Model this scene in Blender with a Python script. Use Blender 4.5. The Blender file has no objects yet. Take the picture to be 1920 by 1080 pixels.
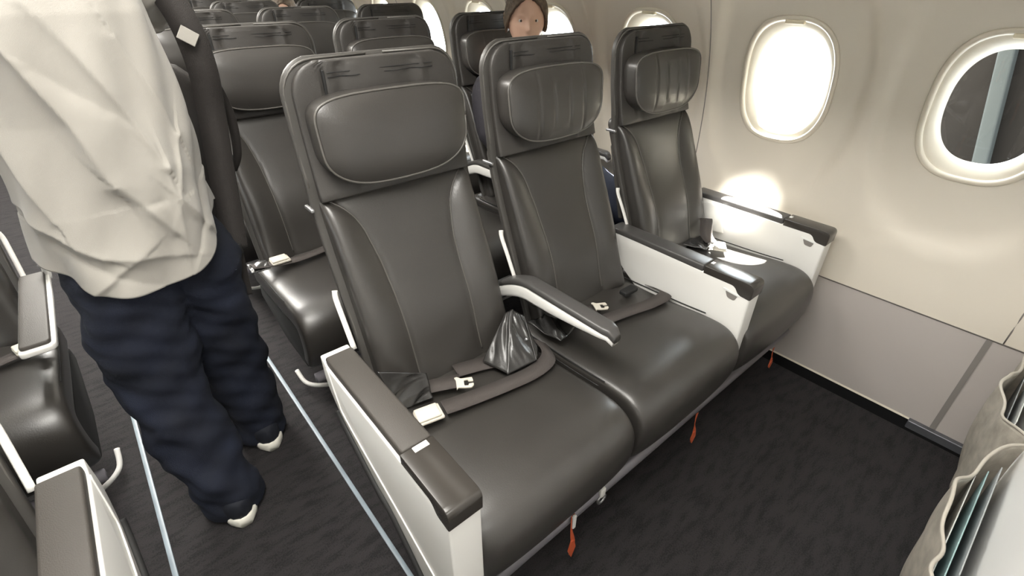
import bpy, bmesh, math, random
import numpy as np
from mathutils import Vector, Matrix
C = bpy.context.scene.collection
S = bpy.context.scene
PI = math.pi
random.seed(7)

# ------------------------------------------------------------------ camera, light, exposure
cam_d = bpy.data.cameras.new('camera'); cam = bpy.data.objects.new('camera', cam_d); C.objects.link(cam); S.camera = cam
yaw, pit, rol = 0.7071, -0.5656, 0.0041
fw = Vector((math.sin(yaw)*math.cos(pit), math.cos(yaw)*math.cos(pit), math.sin(pit)))
rt = Vector((math.cos(yaw), -math.sin(yaw), 0)); up = rt.cross(fw)
rt2 = rt*math.cos(rol)+up*math.sin(rol); up2 = -rt*math.sin(rol)+up*math.cos(rol)
M = Matrix((rt2, up2, -fw)).transposed().to_4x4(); M.translation = Vector((-0.2596, -0.4194, 1.3379))
cam.matrix_world = M
cam_d.sensor_width = 36; cam_d.lens = 924.18*36/1920; cam_d.clip_start = 0.02; cam_d.clip_end = 200

S.view_settings.view_transform = 'Standard'; S.view_settings.look = 'None'; S.view_settings.gamma = 1
S.view_settings.use_curve_mapping = False
S.view_settings.exposure = 0.82

w = bpy.data.worlds.new('daylight'); S.world = w; w.use_nodes = True
bg = w.node_tree.nodes['Background']; bg.inputs[0].default_value = (0.90, 0.96, 1.0, 1); bg.inputs[1].default_value = 9.0

sun_d = bpy.data.lights.new('sun', 'SUN'); sun_d.energy = 75; sun_d.angle = math.radians(0.6); sun_d.color = (1, 0.97, 0.9)
sun = bpy.data.objects.new('sun', sun_d); C.objects.link(sun)
sun.rotation_euler = Vector((-0.42, -0.12, -1.0)).to_track_quat('-Z', 'Y').to_euler(); sun.location = (5, 2, 8)

def area(name, loc, sx, sy, e, col=(1, .97, .91), rot=(0, 0, 0)):
    d = bpy.data.lights.new(name, 'AREA'); d.shape = 'RECTANGLE'; d.size = sx; d.size_y = sy; d.energy = e; d.color = col
    o = bpy.data.objects.new(name, d); C.objects.link(o); o.location = loc; o.rotation_euler = rot
    return o
# the cabin's ceiling light panels, one per stretch of ceiling, and the galley light ahead of the front row
for k in range(5):
    area('ceiling_lamp', (-0.25, -0.1+k*1.3, 2.08), 0.5, 1.0, 20 if k < 2 else 32)
area('galley_lamp', (-0.25, -1.7, 2.08), 0.9, 0.9, 10)

# spot lamp added for the glow beside the front window seat (its housing is built with the overhead bins)
sd = bpy.data.lights.new('added_glow_spot', 'SPOT'); sd.energy = 150; sd.spot_size = math.radians(14); sd.spot_blend = 1; sd.shadow_soft_size = .012; sd.color = (1, .98, .95)
so_ = bpy.data.objects.new('added_glow_spot', sd); C.objects.link(so_); so_.location = (.86, .02, 1.478)
so_.rotation_euler = (Vector((1.58, .355, .60))-Vector(so_.location)).to_track_quat('-Z', 'Y').to_euler()

# ------------------------------------------------------------------ materials
def mat(name, col, rough=.5, metal=0, bump=0, bscale=200, coat=0, var=0, vscale=6, spec=.5, sheen=0, emis=None, bdist=.002):
    m = bpy.data.materials.new(name); m.use_nodes = True; nt = m.node_tree; b = nt.nodes['Principled BSDF']
    b.inputs['Base Color'].default_value = (*col, 1); b.inputs['Roughness'].default_value = rough; b.inputs['Metallic'].default_value = metal
    b.inputs['Coat Weight'].default_value = coat; b.inputs['Specular IOR Level'].default_value = spec; b.inputs['Sheen Weight'].default_value = sheen
    tc = nt.nodes.new('ShaderNodeTexCoord')
    if bump:
        n = nt.nodes.new('ShaderNodeTexNoise'); n.inputs['Scale'].default_value = bscale; n.inputs['Detail'].default_value = 3
        bp = nt.nodes.new('ShaderNodeBump'); bp.inputs['Strength'].default_value = bump; bp.inputs['Distance'].default_value = bdist
        nt.links.new(tc.outputs['Object'], n.inputs['Vector']); nt.links.new(n.outputs['Fac'], bp.inputs['Height']); nt.links.new(bp.outputs['Normal'], b.inputs['Normal'])
    if var:
        n = nt.nodes.new('ShaderNodeTexNoise'); n.inputs['Scale'].default_value = vscale; n.inputs['Detail'].default_value = 4
        r = nt.nodes.new('ShaderNodeMapRange'); r.inputs['From Min'].default_value = .3; r.inputs['From Max'].default_value = .7
        r.inputs['To Min'].default_value = 1-var; r.inputs['To Max'].default_value = 1+var
        mx = nt.nodes.new('ShaderNodeVectorMath'); mx.operation = 'SCALE'; mx.inputs[0].default_value = col
        nt.links.new(tc.outputs['Object'], n.inputs['Vector']); nt.links.new(n.outputs['Fac'], r.inputs['Value'])
        nt.links.new(r.outputs['Result'], mx.inputs['Scale']); nt.links.new(mx.outputs['Vector'], b.inputs['Base Color'])
    if emis:
        b.inputs['Emission Color'].default_value = (*emis[0], 1); b.inputs['Emission Strength'].default_value = emis[1]
    return m
LEATHER = mat('black_leather', (.034, .031, .028), .34, bump=.25, bscale=420, spec=.7, var=.12, vscale=5, bdist=.0008)
LEATHER2 = mat('black_leather_cover', (.036, .033, .030), .46, bump=.3, bscale=380, spec=.5, bdist=.001)
SHINY = mat('glossy_black_leather', (.03, .029, .028), .25, bump=.2, bscale=300, spec=.6, bdist=.001)
PIPE = mat('grey_piping', (.085, .08, .072), .42)
SHELL = mat('dark_shell_plastic', (.042, .039, .035), .45, bump=.1, bscale=500)
VOID = mat('matt_black_plastic', (.01, .01, .01), .7)
WHITE = mat('white_seat_plastic', (.74, .73, .70), .32, bump=.05, bscale=300)
CAPF = mat('dark_brown_armrest_pad', (.052, .046, .040), .55, bump=.3, bscale=500)
CAPG = mat('glossy_dark_armrest_cap', (.035, .031, .027), .18, spec=.6)
ARMG = mat('grey_armrest_rubber', (.065, .062, .06), .33)
BUCKLE = mat('ivory_buckle_metal', (.62, .58, .50), .35, spec=.6)
METAL = mat('brushed_metal', (.45, .45, .46), .35, metal=.9)
BEAM = mat('grey_seat_beam', (.20, .19, .21), .4, metal=.3)
WEB = mat('brown_belt_webbing', (.055, .046, .042), .75, bump=.6, bscale=700)
ORANGE = mat('orange_ribbon', (.55, .10, .035), .6)
RED = mat('dark_red_plastic', (.16, .02, .02), .5)
WALLM = mat('cream_sidewall', (.70, .645, .555), .42, bump=.06, bscale=350, spec=.4)
FRAMEM = mat('ivory_window_trim', (.72, .66, .55), .35)
DADO = mat('warm_grey_dado_panel', (.42, .385, .36), .5, bump=.08, bscale=300)
CEIL = mat('white_ceiling_panel', (.70, .68, .64), .5)
SEAM = mat('grey_panel_seam', (.20, .185, .17), .6)
GAPM = mat('black_floor_edge', (.004, .004, .0045), .8, spec=.1)
BULK = mat('off_white_bulkhead', (.86, .85, .83), .4, bump=.04, bscale=300)
STRIP = mat('floor_path_strip', (.24, .29, .33), .35, var=.15, vscale=12)
HANDLE = mat('cream_shade_handle', (.78, .70, .52), .35)
SHIRT = mat('white_cotton_shirt', (.35, .332, .300), .75, bump=.3, bscale=900, sheen=.2)
JEAN = mat('dark_navy_denim', (.0045, .0075, .019), .85, bump=.6, bscale=500, var=.35, vscale=9)
BAGM = mat('black_backpack_nylon', (.028, .024, .022), .7, bump=.6, bscale=600)
SOLE = mat('white_rubber_sole', (.78, .76, .68), .5)
SKIN = mat('skin', (.70, .45, .33), .5)
HAIR = mat('brown_hair', (.13, .095, .065), .5, bump=1, bscale=150, var=.4, vscale=60)
LAV = mat('grey_lavender_cloth', (.022, .020, .026), .8, bump=.4, bscale=500)
POCK = mat('grey_beige_pocket_fabric', (.36, .33, .28), .55, bump=.6, bscale=60, var=.2, vscale=30)
PAPER = mat('white_paper_card', (.75, .76, .74), .5)
TEAL = mat('teal_printed_card', (.33, .47, .48), .4)
GREY = mat('grey_printed_card', (.38, .40, .41), .4)
EYE = mat('eye', (.7, .68, .65), .2)
LIP = mat('lip', (.45, .18, .14), .45)
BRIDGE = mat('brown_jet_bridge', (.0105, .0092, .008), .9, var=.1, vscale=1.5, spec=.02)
POLE = mat('grey_green_bridge_post', (.030, .033, .031), .7, spec=.1)

def carpet():
    m = bpy.data.materials.new('charcoal_ribbed_carpet'); m.use_nodes = True; nt = m.node_tree; b = nt.nodes['Principled BSDF']
    b.inputs['Roughness'].default_value = .9; b.inputs['Specular IOR Level'].default_value = .2
    tc = nt.nodes.new('ShaderNodeTexCoord')
    mp = nt.nodes.new('ShaderNodeMapping'); mp.inputs['Scale'].default_value = (9, 30, 1)
    n1 = nt.nodes.new('ShaderNodeTexNoise'); n1.inputs['Scale'].default_value = 1.5; n1.inputs['Detail'].default_value = 4
    n2 = nt.nodes.new('ShaderNodeTexNoise'); n2.inputs['Scale'].default_value = 260; n2.inputs['Detail'].default_value = 2
    ad = nt.nodes.new('ShaderNodeMath'); ad.operation = 'ADD'
    cr = nt.nodes.new('ShaderNodeValToRGB'); cr.color_ramp.elements[0].position = .75; cr.color_ramp.elements[0].color = (.015, .0138, .0150, 1)
    cr.color_ramp.elements[1].position = 1.3 if False else 1.0; cr.color_ramp.elements[1].color = (.030, .0275, .0285, 1)
    nt.links.new(tc.outputs['Object'], mp.inputs[0]); nt.links.new(mp.outputs[0], n1.inputs['Vector']); nt.links.new(tc.outputs['Object'], n2.inputs['Vector'])
    sc = nt.nodes.new('ShaderNodeMath'); sc.operation = 'MULTIPLY'; sc.inputs[1].default_value = .9
    nt.links.new(n2.outputs['Fac'], sc.inputs[0])
    nt.links.new(n1.outputs['Fac'], ad.inputs[0]); nt.links.new(sc.outputs[0], ad.inputs[1]); nt.links.new(ad.outputs[0], cr.inputs[0])
    nt.links.new(cr.outputs[0], b.inputs['Base Color'])
    bp = nt.nodes.new('ShaderNodeBump'); bp.inputs['Strength'].default_value = .8; bp.inputs['Distance'].default_value = .003
    nt.links.new(n2.outputs['Fac'], bp.inputs['Height']); nt.links.new(bp.outputs[0], b.inputs['Normal'])
    return m
CARPET = carpet()
def glass():
    m = bpy.data.materials.new('window_acrylic'); m.use_nodes = True; nt = m.node_tree; nt.nodes.clear()
    o = nt.nodes.new('ShaderNodeOutputMaterial'); t = nt.nodes.new('ShaderNodeBsdfTransparent'); g = nt.nodes.new('ShaderNodeBsdfGlossy')
    g.inputs['Roughness'].default_value = .03; mx = nt.nodes.new('ShaderNodeMixShader'); mx.inputs[0].default_value = .04
    t.inputs[0].default_value = (.96, .97, .97, 1)
    nt.links.new(t.outputs[0], mx.inputs[1]); nt.links.new(g.outputs[0], mx.inputs[2]); nt.links.new(mx.outputs[0], o.inputs[0])
    return m
GLASS = glass()

# ------------------------------------------------------------------ helpers
def link(name, verts, faces, m, parent=None, smooth=True, loc=None):
    me = bpy.data.meshes.new(name); me.from_pydata([tuple(v) for v in verts], [], faces); me.materials.append(m)
    me.validate(); me.update()
    bm = bmesh.new(); bm.from_mesh(me); bmesh.ops.recalc_face_normals(bm, faces=bm.faces); bm.to_mesh(me); bm.free()
    for p in me.polygons: p.use_smooth = smooth
    o = bpy.data.objects.new(name, me); C.objects.link(o); o.parent = parent
    if loc: o.location = loc
    return o
def from_bm(name, bm, m, parent=None, smooth=True, autos=35):
    me = bpy.data.meshes.new(name); bmesh.ops.recalc_face_normals(bm, faces=bm.faces); bm.to_mesh(me); bm.free(); me.materials.append(m)
    for p in me.polygons: p.use_smooth = smooth
    if smooth and autos:
        try: me.set_sharp_from_angle(angle=math.radians(autos))
        except Exception: pass
    o = bpy.data.objects.new(name, me); C.objects.link(o); o.parent = parent
    return o
def thing(name, label, cat, loc=(0, 0, 0), group=None):
    o = bpy.data.objects.new(name, None); C.objects.link(o); o.location = loc; o.empty_display_size = .1
    o['label'] = label; o['category'] = cat
    if group: o['group'] = group
    return o
def tag(o, label, cat, group=None):
    o['label'] = label; o['category'] = cat
    if group: o['group'] = group
    return o
def struct(o): o['kind'] = 'structure'; return o
def box(bm, x0, x1, y0, y1, z0, z1, bev=0, seg=3, rot=None):
    r = bmesh.ops.create_cube(bm, size=1); vs = r['verts']
    c = Vector(((x0+x1)/2, (y0+y1)/2, (z0+z1)/2))
    for v in vs: v.co = Vector((v.co.x*(x1-x0), v.co.y*(y1-y0), v.co.z*(z1-z0)))
    if rot:
        R_ = Matrix.Rotation(rot[0], 3, rot[1])
        for v in vs: v.co = R_ @ v.co
    for v in vs: v.co += c
    if bev:
        es = list({e for v in vs for e in v.link_edges})
        bmesh.ops.bevel(bm, geom=es, offset=bev, segments=seg, profile=.5, affect='EDGES')
def boxo(name, dims, m, parent=None, bev=0, seg=3, rot=None):
    bm = bmesh.new(); box(bm, *dims, bev=bev, seg=seg, rot=rot); return from_bm(name, bm, m, parent)
def sgnpow(v, e): return math.copysign(abs(v)**e, v)
def loft(rings, closed=True, caps=True, base=0):
    """rings: list of equal-length point lists"""
    vs = []; fs = []; n = len(rings[0])
    for r in rings: vs += list(r)
    for i in range(len(rings)-1):
        for j in range(n if closed else n-1):
            k = (j+1) % n
            fs.append((base+i*n+j, base+i*n+k, base+(i+1)*n+k, base+(i+1)*n+j))
    if caps and closed:
        fs.append(tuple(base+j for j in range(n))[::-1]); fs.append(tuple(base+(len(rings)-1)*n+j for j in range(n)))
    return vs, fs
def tube(pts, r, seg=8, flat=1.0, upv=(0, 0, 1)):
    """round (or flattened) tube along points; r scalar or list"""
    P = [Vector(p) for p in pts]; rings = []
    for i, p in enumerate(P):
        t = (P[min(i+1, len(P)-1)]-P[max(i-1, 0)]).normalized()
        a = t.cross(Vector(upv));
        if a.length < 1e-4: a = t.cross(Vector((1, 0, 0)))
        a.normalize(); b = a.cross(t)
        rr = r[i] if isinstance(r, (list, tuple)) else r
        rings.append([p+a*rr*math.cos(2*PI*k/seg)+b*rr*flat*math.sin(2*PI*k/seg) for k in range(seg)])
    return loft(rings)
def smooth_path(pts, n=8):
    P = [Vector(p) for p in pts]; out = []
    for i in range(len(P)-1):
        p0, p1, p2, p3 = P[max(i-1, 0)], P[i], P[i+1], P[min(i+2, len(P)-1)]
        for k in range(n):
            t = k/n
            out.append(.5*((2*p1)+(-p0+p2)*t+(2*p0-5*p1+4*p2-p3)*t*t+(-p0+3*p1-3*p2+p3)*t**3))
    out.append(P[-1]); return out
def merge(parts):
    V = []; F = []
    for v, f in parts:
        b = len(V); V += list(v); F += [tuple(i+b for i in q) for q in f]
    return V, F
def prism(poly, axis, a, b):
    """polygon (2D list) extruded along an axis; returns bm"""
    bm = bmesh.new()
    def mk(p, t):
        if axis == 'x': return (t, p[0], p[1])
        if axis == 'y': return (p[0], t, p[1])
        return (p[0], p[1], t)
    A = [bm.verts.new(mk(p, a)) for p in poly]; B = [bm.verts.new(mk(p, b)) for p in poly]
    bm.faces.new(A); bm.faces.new(B[::-1])
    for i in range(len(poly)):
        j = (i+1) % len(poly); bm.faces.new((A[i], B[i], B[j], A[j]))
    bmesh.ops.recalc_face_normals(bm, faces=bm.faces)
    return bm
def bev(bm, off, seg=3, ang=25):
    es = [e for e in bm.edges if len(e.link_faces) == 2 and e.calc_face_angle(0) > math.radians(ang)]
    bmesh.ops.bevel(bm, geom=es, offset=off, segments=seg, profile=.5, affect='EDGES', clamp_overlap=True)
    return bm
def roundpoly(pts, r, n=6):
    """round polygon corners; r scalar or list"""
    out = []; N = len(pts)
    for i, p in enumerate(pts):
        rr = r[i] if isinstance(r, (list, tuple)) else r
        p = Vector(p); a = Vector(pts[i-1]); b = Vector(pts[(i+1) % N])
        if rr <= 0: out.append(tuple(p)); continue
        da = (a-p); db = (b-p); ra = min(rr, da.length*.49, db.length*.49)
        s = p+da.normalized()*ra; e = p+db.normalized()*ra
        for k in range(n+1):
            t = k/n; q = s*(1-t)**2+p*2*t*(1-t)+e*t*t; out.append((q.x, q.y))
    return out
def interp(xs, ys, v): return float(np.interp(v, xs, ys))
def smoothed(xs, ys, n=80):
    """dense smooth resample of a 1D profile"""
    X = np.linspace(xs[0], xs[-1], n); Y = np.interp(X, xs, ys)
    for _ in range(12):
        Y[1:-1] = (Y[:-2]+2*Y[1:-1]+Y[2:])/4
    return X, Y
def sweep(path, hw, ht, e=4, seg=48, disp=None, cap=3, capk=.8):
    """superellipse ring swept along a path in the y-z plane: +n is to the seated person's side.
    path [(y,z)], hw/ht lists or scalars, disp(u, t, v) adds to the +n side"""
    P = [Vector((p[0], p[1])) for p in path]; N = len(P); rings = []
    fh = (lambda i: hw[i]) if hasattr(hw, '__len__') else (lambda i: hw)
    ft = (lambda i: ht[i]) if hasattr(ht, '__len__') else (lambda i: ht)
    def ring(i, sx, st, shift=0):
        t = (P[min(i+1, N-1)]-P[max(i-1, 0)]).normalized(); n = Vector((-t.y, t.x))
        r = []
        for k in range(seg):
            a = 2*PI*(k+.5)/seg
            cx = sgnpow(math.cos(a), 2/e); sn = sgnpow(math.sin(a), 2/e)
            x = fh(i)*sx*cx; off = ft(i)*st*sn
            if disp and sn > 0: off += disp(x, i/(N-1), cx)*sn**.5*st
            q = P[i]+n*off+t*shift
            r.append((x, q.x, q.y))
        return r
    c0 = []; c1 = []
    for k in range(cap, 0, -1):
        a = PI/2*k/(cap+.5); rr = ft(0); c0.append(ring(0, 1-(1-math.cos(a))*rr/fh(0), math.cos(a), -math.sin(a)*rr*capk))
    for k in range(1, cap+1):
        a = PI/2*k/(cap+.5); rr = ft(N-1); c1.append(ring(N-1, 1-(1-math.cos(a))*rr/fh(N-1), math.cos(a), math.sin(a)*rr*capk))
    rings = c0+[ring(i, 1, 1) for i in range(N)]+c1
    return loft(rings)
def copy_tree(o, parent=None, link_to=C):
    c = o.copy(); link_to.objects.link(c); c.parent = parent
    for ch in list(o.children): copy_tree(ch, c)
    return c

# ------------------------------------------------------------------ the cabin shell
Y0, Y1 = -2.4, 6.20
XL = -0.496                                     # aisle centre line is x = -0.248; the left side mirrors the right
ACX = -0.248
zz = np.array([.401, .6, .8, .95, 1.1, 1.264, 1.4, 1.5]); xx = np.array([1.627, 1.630, 1.627, 1.614, 1.585, 1.525, 1.455, 1.395])
pf = np.polyfit(zz, xx, 4)
def wallx(z): return float(np.polyval(pf, z))
WC = [(-0.215+.56*k) for k in range(-1, 12)]
WZ = 1.03
def dish(y, z):
    best = 0
    for c in WC:
        a = abs(y-c)/.272; b = abs(z-WZ)/.435
        if a < 1 and b < 1.2:
            r = (a**2.4+b**2.4)**(1/2.4)
            t = min(max((1-r)/.16, 0), 1); best = max(best, .025*(t*t*(3-2*t)))
    return best
def sup(th, a, b, e=2.7): return a*sgnpow(math.cos(th), 2/e), b*sgnpow(math.sin(th), 2/e)

bm = bmesh.new(); box(bm, -2.09, 1.60, Y0, Y1, -.06, 0); floor = struct(from_bm('floor', bm, CARPET, smooth=False))
def wall_cells(mir):
    V = []; F = []; z0, z1 = .401, 1.46; n = 96; R = 16
    for c in WC:
        base = len(V)
        y0, y1 = c-.28, c+.28
        for i in range(R+1):
            t = i/R; t = t**1.1
            for k in range(n):
                th = 2*PI*k/n
                ay, az = sup(th, .150, .197)
                # outer rectangle hit in the direction of a rectangle parametrisation
                s = max(abs(math.cos(th)), abs(math.sin(th)))
                oy = .28*math.cos(th)/s; oz_ = math.sin(th)/s
                oz = oz_*(z1-WZ) if oz_ > 0 else oz_*(WZ-z0)
                y = c+ay*(1-t)+oy*t; z = WZ+az*(1-t)+oz*t
                V.append([wallx(z)+dish(y, z), y, z])
        for i in range(R):
            for k in range(n):
                j = (k+1) % n; F.append((base+i*n+k, base+i*n+j, base+(i+1)*n+j, base+(i+1)*n+k))
    # lower edge tucked behind the dado and the top strip up to the bins
    zs = [1.46, 1.49, 1.52]
    b = len(V)
    for z in zs:
        for y in (WC[0]-.28, Y1): V.append([wallx(z), y, z])
    for i in range(len(zs)-1): F.append((b+2*i, b+2*i+1, b+2*i+3, b+2*i+2))
    if mir: V = [[2*ACX-v[0], v[1], v[2]] for v in V]
    return V, F
struct(link('wall_right', *wall_cells(False), WALLM))
struct(link('wall_left', *wall_cells(True), WALLM))
def mx(o):  # mirror a mesh object about the aisle centre plane
    for v in o.data.vertices: v.co.x = 2*ACX-v.co.x
    bm = bmesh.new(); bm.from_mesh(o.data); bmesh.ops.recalc_face_normals(bm, faces=bm.faces); bm.to_mesh(o.data); bm.free()
    return o
for mir in (0, 1):
    o = struct(from_bm('trim_%d' % (1+mir), prism([(1.590, .028), (1.630, .399), (1.66, .399), (1.66, .028)], 'y', -1.05, Y1), DADO, smooth=False)); mx(o) if mir else None
    o = struct(from_bm('trim_%d' % (3+mir), prism([(1.6265, .3985), (1.6245, .4025), (1.66, .4025), (1.66, .3985)], 'y', -1.05, Y1), SEAM, smooth=False)); mx(o) if mir else None
    # bright edge strip, then black gap at the floor
    o = struct(from_bm('baseboard_right' if not mir else 'baseboard_left', prism([(1.5865, .0285), (1.5885, .034), (1.63, .034), (1.63, .0285)], 'y', -1.05, Y1), FRAMEM, smooth=False)); mx(o) if mir else None
    o = struct(from_bm('trim_%d' % (5+mir), prism([(1.562, 0), (1.585, .0285), (1.63, .0285), (1.63, 0)], 'y', -1.05, Y1), GAPM, smooth=False)); mx(o) if mir else None
# dado joint strip near the bulkhead, with its metal floor bracket
struct(from_bm('trim_7', prism([(1.5868, .036), (1.6265, .399), (1.64, .399), (1.60, .036)], 'y', -.472, -.457), SEAM, smooth=False))
pl = bmesh.new(); box(pl, 1.568, 1.590, -.66, -.40, .002, .037, bev=.003)
struct(from_bm('trim_8', pl, mat('dull_grey_metal', (.16, .165, .18), .4, metal=.6), smooth=False))
# vertical panel joints between windows on the wall
sp = []
for i, y in enumerate([WC[k]+.28 for k in range(0, len(WC)-1)]):
    pts = [(wallx(z)+.0006, y+.0, z) for z in np.linspace(.403, 1.46, 24)]
    if i % 2 == 0: sp.append(tube(pts, .0022, 6))
V, F = merge(sp); struct(link('trim_9', V, F, SEAM))
# overhead bins and ceiling (above the picture, they close the room and bounce its light)
for mir in (0, 1):
    poly = roundpoly([(1.40, 1.50), (1.40, 1.95), (.70, 1.95), (.42, 1.82), (.46, 1.62), (.62, 1.50)], [0, 0, .05, .06, .08, .05])
    o = struct(from_bm('trim_%d' % (10+mir), prism(poly, 'y', -.6, Y1), CEIL)); mx(o) if mir else None
rl = thing('added_spot_housing', 'small round housing of an added spot lamp under the overhead bin', 'reading light', (.86, .02, 1.50))  # housing for the added spot lamp
V, F = loft([[(rr*math.cos(2*PI*k/24), rr*math.sin(2*PI*k/24), zq) for k in range(24)] for rr, zq in ((.018, 0), (.026, 0), (.028, -.006), (.022, -.014), (.018, -.014), (.016, -.004))], caps=False)
link('bezel', V, F, METAL, rl)
bm = bmesh.new(); box(bm, -2.09, 1.60, Y0, Y1, 2.12, 2.18); struct(from_bm('ceiling', bm, CEIL, smooth=False))
for mir in (0, 1):
    bm = bmesh.new(); box(bm, 1.40, 1.48, -.64, Y1, 1.5, 2.14); o = struct(from_bm('trim_%d' % (12+mir), bm, CEIL, smooth=False)); mx(o) if mir else None
bm = bmesh.new(); box(bm, -2.15, 1.66, Y1, Y1+.05, 0, 2.15); struct(from_bm('wall_back', bm, CEIL, smooth=False))
bm = bmesh.new(); box(bm, -2.15, 1.66, Y0-.05, Y0, 0, 2.15); struct(from_bm('wall_front', bm, CEIL, smooth=False))
bm = bmesh.new(); box(bm, 1.60, 1.66, Y0, -1.05, 0, 2.15); struct(from_bm('wall_galley_right', bm, CEIL, smooth=False))
bm = bmesh.new(); box(bm, -2.15, -2.09, Y0, -1.05, 0, 2.15); struct(from_bm('wall_galley_left', bm, CEIL, smooth=False))
# bulkheads ahead of the first row
BY = -.600
o = from_bm('wall_bulkhead_right', prism([(.10, 0), (1.592, 0), (1.632, .40), (1.65, .7), (1.62, 1.1), (1.45, 1.5), (1.40, 2.12), (.10, 2.12)], 'y', BY-.04, BY), BULK, smooth=False); struct(o)
o = from_bm('wall_bulkhead_left', prism([(.10, 0), (1.592, 0), (1.632, .40), (1.65, .7), (1.62, 1.1), (1.45, 1.5), (1.40, 2.12), (.10, 2.12)], 'y', BY-.04, BY), BULK, smooth=False); struct(mx(o))
# glowing ceiling lens strips
for k in range(5):
    bm = bmesh.new(); box(bm, -.50, 0, -.6+k*1.3, .4+k*1.3, 2.095, 2.12, bev=.008)
    o = from_bm('ceiling_light', bm, mat('light_lens', (.9, .9, .85), .5, emis=((1, .97, .9), 1.5)) if k == 0 else o.data.materials[0])
    tag(o, ['frosted ceiling light panel nearest the front over the aisle', 'second frosted ceiling light panel from the front', 'third frosted ceiling light panel from the front', 'fourth frosted ceiling light panel from the front', 'rearmost frosted ceiling light panel over the aisle'][k], 'ceiling light', 'ceiling light panels above the aisle')

# floor path strips
for i, x in enumerate((-.4833, -.0126)):
    bm = bmesh.new(); box(bm, x-.0065, x+.0065, -1.0, Y1-.05, 0, .004, bev=.0015)
    tag(from_bm('floor_path_strip', bm, STRIP), ['pale blue-grey strip along the aisle floor, left edge', 'pale blue-grey strip along the aisle floor, right edge beside front row'][i], 'floor strip', 'floor path strips')

# ---- windows
def make_window(c, num, mir):
    root = bpy.data.objects.new('window_%d' % num, None); C.objects.link(root); root['kind'] = 'structure'
    fx = -1 if mir else 1
    def X(x): return 2*ACX-x if mir else x
    root.location = (X(1.62), c, WZ)
    n = 96
    def ring(a, b, e, depth, dz=0, dy=0):
        r = []
        for k in range(n):
            y, z = sup(2*PI*k/n, a, b, e); z += dz
            x = wallx(WZ+z)+.025+depth
            r.append((X(x)-X(1.62), y+dy, z))
        return r
    # raised rounded trim ring
    rings = [ring(.152, .199, 2.7, .004), ring(.158, .205, 2.7, -.002), ring(.155, .202, 2.7, -.007), ring(.147, .194, 2.7, -.008), ring(.142, .189, 2.7, -.002), ring(.141, .188, 2.7, .012)]
    V, F = loft(rings, caps=False); link('frame', V, F, FRAMEM, root)
    rings = [ring(.1415, .1885, 2.7, .004), ring(.138, .184, 2.6, .006), ring(.131, .176, 2.5, .009), ring(.122, .162, 2.4, .026), ring(.117, .154, 2.35, .034), ring(.1165, .153, 2.35, .05)]
    V, F = loft(rings, caps=False); link('reveal', V, F, FRAMEM, root)
    g0 = ring(.119, .156, 2.35, .0375); g1 = ring(.119, .156, 2.35, .040)
    V, F = loft([g0, g1]); link('window_pane', V, F, GLASS, root, smooth=False)
    # shade tab at the top
    bmh = bmesh.new()
    xt = wallx(WZ+.187)+.025-.006
    x0, x1 = sorted((X(xt-.004)-X(1.62), X(xt+.014)-X(1.62)))
    box(bmh, x0, x1, -.030, .030, .180, .193, bev=.004)
    from_bm('shade_handle', bmh, HANDLE, root)
    return root
num = 1
for k in range(0, len(WC)):
    make_window(WC[k], num, 0); num += 1
for k in range(0, len(WC)):
    make_window(WC[k], num, 1); num += 1
# outer fuselage skin gap closers around the panes are the reveals themselves; the dark jet bridge stands outside ahead
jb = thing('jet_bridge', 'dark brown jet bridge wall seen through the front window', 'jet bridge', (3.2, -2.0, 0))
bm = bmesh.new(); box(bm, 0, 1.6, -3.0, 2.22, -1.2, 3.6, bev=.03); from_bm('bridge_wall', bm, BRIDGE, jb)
bm = bmesh.new(); box(bm, -1.25, .05, -3.0, 2.18, 2.55, 2.9, bev=.03); from_bm('sun_blocker', bm, BRIDGE, jb)  # unseen slab added to keep sun out of the front window
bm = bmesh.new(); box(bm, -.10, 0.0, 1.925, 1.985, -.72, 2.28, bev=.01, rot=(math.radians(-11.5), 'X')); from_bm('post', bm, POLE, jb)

# ------------------------------------------------------------------ seats
zF = [.40, .47, .54, .65, .80, .95, 1.05, 1.20]
yF = [.365, .395, .423, .460, .524, .580, .600, .612]
FX, FY = smoothed(zF, yF)
def Fy(z): return interp(FX, FY, z)
zB = [.40, .47, .54, .65, .80, .95, 1.10, 1.20]
yB = [.435, .462, .490, .535, .590, .632, .655, .662]
BX, BYY = smoothed(zB, yB)
def Byy(z): return interp(BX, BYY, z)
seam_z = [.40, .46, .55, .68, .76, .84, .87, .89, .91, .925]
seam_x = [.095, .095, .095, .097, .102, .117, .130, .146, .168, .190]
SZX, SZY = smoothed(seam_z, seam_x, 120)
def seamx(z): return interp(SZX, SZY, z)

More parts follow.
